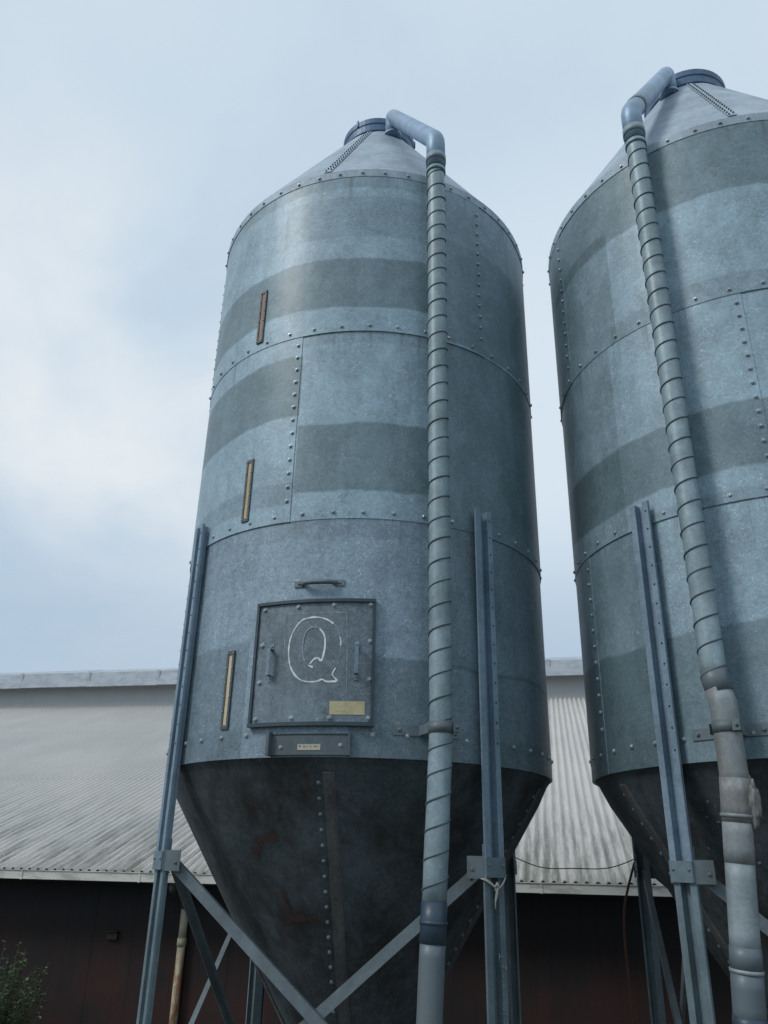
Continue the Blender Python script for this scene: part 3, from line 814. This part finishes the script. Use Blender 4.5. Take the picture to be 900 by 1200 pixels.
SH=empty('farm_shed',W(0,9.1,0)); tag(SH,'long low farm shed with pale corrugated roof behind the silos','building')
inv=Matrix.Translation(-SH.location)
def shed_part(name,bm,mat,parent=None,smooth=False):
    bm.transform(inv) 
    return finish(name,bm,mat,parent or SH,smooth)
ez,ed=Z(-.14),8.8; rd=19.45; sl=math.tan(R_(19.6))
U0,U1=-16.0,12.0
def roof_sheet(front=True):
    bm=bmesh.new(); ul=bm.loops.layers.uv.new('UVMap'); vl=bm.verts.layers.float.new('valley')
    P=.105; per=8; n=int((U1-U0)/P*per); rows=[]
    L=rd-ed; tv=[0,.9,1.8,1.83,3.6,3.63,5.4,5.43,7.2,7.23,9.0,9.03,L]
    for i,tt in enumerate(tv):
        row=[]; lift=.006 if i in (5,9) else 0
        for k in range(n+1):
            u=U0+(U1-U0)*k/n; ph=2*math.pi*u/P
            s=math.sin(ph); h=.021*s
            jig=.012*mnoise.noise(Vector((math.floor(u/1.02)*3.1,i*.7,0))) if tt==0 else 0
            d=ed+tt+jig if front else 2*rd+.6-(ed+tt)
            v=bm.verts.new(W(u,d,ez+tt*sl+h+lift)); v[vl]=max(0,-s); row.append((v,u,tt))
        rows.append(row)
    for i in range(len(rows)-1):
        for k in range(n):
            q=(rows[i][k],rows[i][k+1],rows[i+1][k+1],rows[i+1][k])
            f=bm.faces.new([z[0] for z in q]); f.smooth=True
            for lp,z in zip(f.loops,q): lp[ul].uv=(z[1],z[2])
    # sheet edge thickness at the eave
    low=[bm.verts.new(r[0].co-UP*.009) for r in rows[0]]
    for k in range(n):
        f=bm.faces.new((rows[0][k][0],low[k],low[k+1],rows[0][k+1][0]))
    return shed_part('roof_sheeting',bm,M_ROOF)
roof=roof_sheet(True); roof_sheet(False)
ubase=(U0+U1)/2; UL=U1-U0
bm=bmesh.new()
add_box(bm,W(ubase,19.45+.3,Z(3.85)),UL,.62,1.0,(uv_,nv,UP))
rv=shed_part('ridge_vent',bm,M_UPST)
bm=bmesh.new()
for k in range(14):   # cap sheets, each a folded length with tiny misfits
    u0=U0+UL*k/14; u1=U0+UL*(k+1)/14-.004; e=rnd.uniform(-.01,.01)
    for sgn in (-1,):
        pr=[(19.12,4.11),(19.105,4.12),(19.16,4.50),(19.75,4.70),(20.34,4.50),(20.395,4.12),(20.38,4.11),(20.325,4.49),(19.75,4.685),(19.175,4.49)]
        a=[bm.verts.new(W(u0,d,Z(z+e))) for d,z in pr]; c=[bm.verts.new(W(u1,d,Z(z+e))) for d,z in pr]
        for i in range(len(pr)):
            j=(i+1)%len(pr); bm.faces.new((a[i],a[j],c[j],c[i]))
        bm.faces.new(a[::-1]); bm.faces.new(c)
for k in range(15):
    u0=U0+UL*k/14
    add_box(bm,W(u0,19.13,Z(4.31)),.07,.012,.40,(uv_,nv,UP))
shed_part('ridge_cap',bm,M_RIDGE,rv)
bm=bmesh.new()
gp=[(8.60,-.235),(8.60,-.150),(8.590,-.150),(8.590,-.142),(8.612,-.142),(8.612,-.222),(8.72,-.222),(8.72,-.150),(8.73,-.150),(8.73,-.235)]
a=[bm.verts.new(W(U0,d,Z(z))) for d,z in gp]; c=[bm.verts.new(W(U1,d,Z(z))) for d,z in gp]
for i in range(len(gp)): j=(i+1)%len(gp); bm.faces.new((a[i],a[j],c[j],c[i]))
bm.faces.new(a[::-1]); bm.faces.new(c)
u=U0+.4
while u<U1:
    add_box(bm,W(u,8.597,Z(-.19)),.022,.006,.10,(uv_,nv,UP)); u+=1.4
shed_part('gutter',bm,M_GUT)
bm=bmesh.new()
add_box(bm,W(ubase,8.93,Z(-.245)),UL,.40,.02,(uv_,nv,UP)); shed_part('soffit',bm,M_SOFF)
bm=bmesh.new()    # boarded long wall
u=U0
while u<U1:
    w=.16; add_box(bm,W(u+w/2,9.12+rnd.uniform(-.0015,.0015),(Z(-.26))/2),w-.0008,.03,Z(-.26),(uv_,nv,UP)); u+=w
add_box(bm,W(ubase,9.16,Z(-.26)/2),UL,.02,Z(-.26),(uv_,nv,UP))
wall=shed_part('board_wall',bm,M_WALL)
bm=bmesh.new()
for uu in (U0+.02,U1-.02):
    vs=[bm.verts.new(W(uu,d,z)) for d,z in ((9.13,0),(30.3,0),(30.3,Z(-.2)),(19.75,Z(3.55)),(9.13,Z(-.2)))]
    bm.faces.new(vs)
vs=[bm.verts.new(W(a_,30.3,z)) for a_,z in ((U0,0),(U1,0),(U1,Z(-.2)),(U0,Z(-.2)))]; bm.faces.new(vs)
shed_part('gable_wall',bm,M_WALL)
# downpipe with a rusty foot
m,t,b=new_mat('cream downpipe with peeling rust')
o=t.new('ShaderNodeTexCoord').outputs['Object']; z=t.sep(o)[2]
mk=t.math('MULTIPLY',t.ramp(t.noise(t.map(o,(9,9,3)),1.6,6,.7),.40,.54),t.ramp(z,.95,1.35,1,0))
col=t.mix(t.ramp(t.noise(o,8,5),.3,.7),(.50,.47,.34),(.36,.34,.25)); col=t.mix(mk,col,(.28,.13,.06))
t.put(b.inputs['Base Color'],col); b.inputs['Roughness'].default_value=.6; M_DP=m
# foot of the pipe sits on the wall at the point seen left of the silo leg
P0=Vector((-2.15,9.32,0)); up_=P0.dot(uv_)
bm=bmesh.new()
add_tube(bm,[W(up_,9.05,.05),W(up_,9.05,Z(-.80))],.043,20); add_tube(bm,[W(up_,9.05,Z(-.82)),W(up_,9.05,Z(-.46))],.043,20)
add_tube(bm,[W(up_,9.05,Z(-.86)),W(up_,9.05,Z(-.78))],.050,20)
dp=shed_part('downpipe',bm,M_DP)
bm=bmesh.new()
add_tube(bm,fillet([W(up_,9.05,Z(-.50)),W(up_,9.05,Z(-.40)),W(up_,8.68,Z(-.30)),W(up_,8.68,Z(-.22))],.05,5),.046,20)
shed_part('downpipe_elbow',bm,plain('brown elbow',(.05,.045,.04),.7),dp)
bm=bmesh.new(); PB=Vector((-2.92,9.72,0)); pu=PB.dot(uv_)
add_box(bm,W(pu,9.085,Z(-.79)),.12,.04,.07,(uv_,nv,UP)); add_box(bm,W(pu,9.07,Z(-.745)),.14,.07,.01,(uv_,nv,UP))
shed_part('wall_box',bm,M_BOX,wall)

# ------------------------------------------------------------------ ground
m,t,b=new_mat('rough farmyard ground')
o=t.new('ShaderNodeTexCoord').outputs['Object']
n1=t.noise(o,.35,6,.65); n2=t.noise(o,6,6,.7)
col=t.mix(t.ramp(n1,.42,.58),(.075,.062,.045),(.045,.06,.022)); col=t.mix(t.ramp(n2,.3,.8,0,.5),col,(.13,.12,.10))
t.put(b.inputs['Base Color'],col); b.inputs['Roughness'].default_value=.95
t.put(b.inputs['Normal'],t.bump(n2,.6,.05)); M_GR=m
bm=bmesh.new(); 
N=60
def gc(i): 
    s=(i/N)*2-1; return math.copysign(abs(s)**3,s)*700
vs=[[bm.verts.new((gc(i),gc(j),0)) for i in range(N+1)] for j in range(N+1)]
for j in range(N):
    for i in range(N): bm.faces.new((vs[j][i],vs[j][i+1],vs[j+1][i+1],vs[j+1][i]))
tag(finish('ground',bm,M_GR),kind='structure')
bm=bmesh.new(); add_box(bm,(1.2,5.2,-.044),6.4,4.4,.10)
tag(finish('concrete_pad',bm,plain('stained concrete',(.20,.195,.18),.9,0,.4,3,(.09,.085,.07),.6,1.2)),kind='structure')

# ------------------------------------------------------------------ plants
def leaf_mat(name,c1,c2):
    m,t,b=new_mat(name)
    oi=t.new('ShaderNodeTexCoord').outputs['Object']
    col=t.mix(t.noise(oi,9,3),c1,c2); t.put(b.inputs['Base Color'],col)
    b.inputs['Roughness'].default_value=.55; b.inputs['Subsurface Weight'].default_value=.05
    return m
M_LEAF=leaf_mat('dark weed leaves',(.018,.05,.014),(.05,.11,.03))
M_LEAF2=leaf_mat('pale leaf tips',(.10,.17,.05),(.16,.22,.09))
M_STEM=plain('weed stem',(.07,.08,.035),.8)
def weed(name,x,y,h,spread,nst,seed,label,leaf=.055):
    r=random.Random(seed)
    e=empty(name,(x,y,0)); tag(e,label,'plant')
    bs=bmesh.new(); bl=bmesh.new()
    for s in range(nst):
        a=r.uniform(0,6.283); rr=spread*math.sqrt(r.random()); hh=h*r.uniform(.62,1.0)*(1-.25*rr/spread)
        b0=Vector((math.cos(a)*rr*.45,math.sin(a)*rr*.45,0)); b1=Vector((math.cos(a)*rr,math.sin(a)*rr,hh))
        mid=b0.lerp(b1,.5)+Vector((r.uniform(-.06,.06),r.uniform(-.06,.06),.05))
        P=fillet([b0,mid,b1],.3,5); add_tube(bs,P,[.006-.004*i/(len(P)-1) for i in range(len(P))],5)
        n=int(hh*46)
        for i in range(n):
            u=.18+.82*i/n; q=b0.lerp(mid,u*2) if u<.5 else mid.lerp(b1,u*2-1)
            az=r.uniform(0,6.283); L=leaf*r.uniform(.6,1.25)*(1.15-.55*u); w=L*.34
            off=r.uniform(0,.075)*(1.1-u)
            d=Vector((math.cos(az),math.sin(az),r.uniform(-.5,.7))).normalized(); sd=d.cross(UP).normalized(); nn=sd.cross(d)
            p0=q+d*off; 
            pts=[p0,p0+d*L*.45+sd*w+nn*L*.05,p0+d*L-nn*L*.12,p0+d*L*.45-sd*w+nn*L*.05]
            f=bl.faces.new([bl.verts.new(z) for z in pts]); f.material_index=1 if (u>.9 and r.random()<.55) or r.random()<.04 else 0
            if off>.02: add_tube(bs,[q,p0],.0012,3)
    finish('stem',bs,M_STEM,e); lo=finish('leaves',bl,[M_LEAF,M_LEAF2],e)
    lo['kind']='thing'
    return e
weed('weed_bush',-3.80,9.0,1.50,.62,120,1,'dense dark green weed bush in the lower left corner against the shed wall',.062)
weed('weed_plant',-2.60,9.08,.86,.11,7,5,'small spindly weed with pale tips before the shed wall left of the downpipe',.05)
weed('weed_plant',-1.98,9.0,.80,.13,9,8,'small dark weed growing at the foot of the rusty downpipe',.05)

# ------------------------------------------------------------------ camera
f_px=932.14; pi_=R_(23.804); ro=R_(1.2319)
fw=Vector((0,math.cos(pi_),math.sin(pi_))); up=Vector((0,-math.sin(pi_),math.cos(pi_))); rt=Vector((1,0,0))
r2=rt*math.cos(ro)+up*math.sin(ro); u2=up*math.cos(ro)-rt*math.sin(ro)
cam=bpy.data.cameras.new('camera'); co=bpy.data.objects.new('camera',cam); COL.objects.link(co)
mw=Matrix((r2,u2,-fw)).transposed().to_4x4(); mw.translation=Vector((0,0,G)); co.matrix_world=mw
cam.sensor_fit='VERTICAL'; cam.sensor_height=36; cam.lens=f_px/1200*36; cam.clip_end=3000; cam.clip_start=.05
scene.camera=co

# ------------------------------------------------------------------ light
SUN_TH=-62; SUN_EL=42      # bearing measured like the silo angles, from the viewer's side round to the right
sdir=Vector((math.sin(R_(SUN_TH))*math.cos(R_(SUN_EL)),-math.cos(R_(SUN_TH))*math.cos(R_(SUN_EL)),math.sin(R_(SUN_EL))))
sl_=bpy.data.lights.new('sun','SUN'); sl_.energy=1.3; sl_.angle=R_(15); sl_.color=(1.0,.98,.95)
so=bpy.data.objects.new('sun',sl_); COL.objects.link(so); so.rotation_euler=sdir.to_track_quat('Z','Y').to_euler()
w=bpy.data.worlds.new('World'); scene.world=w; w.use_nodes=True
t=NT(w.node_tree); bg=t.n['Background']; outn=t.n['World Output']
sky=t.new('ShaderNodeTexSky'); sky.sky_type='NISHITA'; sky.sun_disc=False
sky.sun_elevation=R_(SUN_EL); sky.sun_rotation=math.atan2(sdir.x,sdir.y); sky.air_density=1.2; sky.dust_density=2.5; sky.ozone_density=1.2
t.put(bg.inputs[0],sky.outputs[0]); bg.inputs[1].default_value=.10
tcw=t.new('ShaderNodeTexCoord').outputs['Generated']
x,y,z=t.sep(tcw)
# cloud sheet projected on a layer above
den=t.math('ADD',t.math('MAXIMUM',z,0.0),.35)
cv=t.new('ShaderNodeCombineXYZ'); t.put(cv.inputs[0],t.math('DIVIDE',x,den)); t.put(cv.inputs[1],t.math('DIVIDE',y,den)); cv.inputs[2].default_value=.7
n1=t.noise(t.map(cv.outputs[0],(1,1,1),(2.3,.6,0)),1.15,6,.5,.25); n2=t.noise(t.map(cv.outputs[0],(1,1,1),(7,3,0)),2.6,5,.55,.3)
cl=t.math('ADD',t.math('MULTIPLY',n1,.68),t.math('MULTIPLY',n2,.32))
cc=t.mix(t.ramp(cl,.30,.66),(.55,.685,.82),(.70,.80,.88))
cc=t.mix(t.ramp(t.noise(t.map(cv.outputs[0],(1,1,1),(4.4,9,0)),1.7,4,.5),.52,.70,0,.55),cc,(.45,.59,.75))
# brighter white break low on the left
def glow(v,wd,lo=0.0,hi=1.0):
    d=Vector(v).normalized(); n=t.new('ShaderNodeVectorMath',operation='DOT_PRODUCT'); t.put(n.inputs[0],tcw); n.inputs[1].default_value=d
    return t.ramp(n.outputs['Value'],math.cos(R_(wd)),1.0,lo,hi)
cc=t.mix(t.math('MULTIPLY',glow((-.38,.86,.47),24),t.ramp(cl,.38,.58)),cc,(.86,.90,.93))
cc=t.mix(glow((.19,.86,.50),22,0,.9),cc,(.74,.84,.93))
cc=t.mix(t.ramp(z,.22,.44,.75,0),cc,(.41,.54,.69))
bg2=t.new('ShaderNodeBackground'); t.put(bg2.inputs[0],cc); bg2.inputs[1].default_value=1.0
mx=t.new('ShaderNodeMixShader'); mx.inputs[0].default_value=.93
t.l.new(bg.outputs[0],mx.inputs[1]); t.l.new(bg2.outputs[0],mx.inputs[2]); t.l.new(mx.outputs[0],outn.inputs[0])
w.name='World'

scene.view_settings.view_transform='Standard'; scene.view_settings.look='None'; scene.view_settings.exposure=0; scene.view_settings.gamma=1
scene.render.engine='CYCLES'; scene.cycles.max_bounces=6; scene.cycles.use_denoising=True
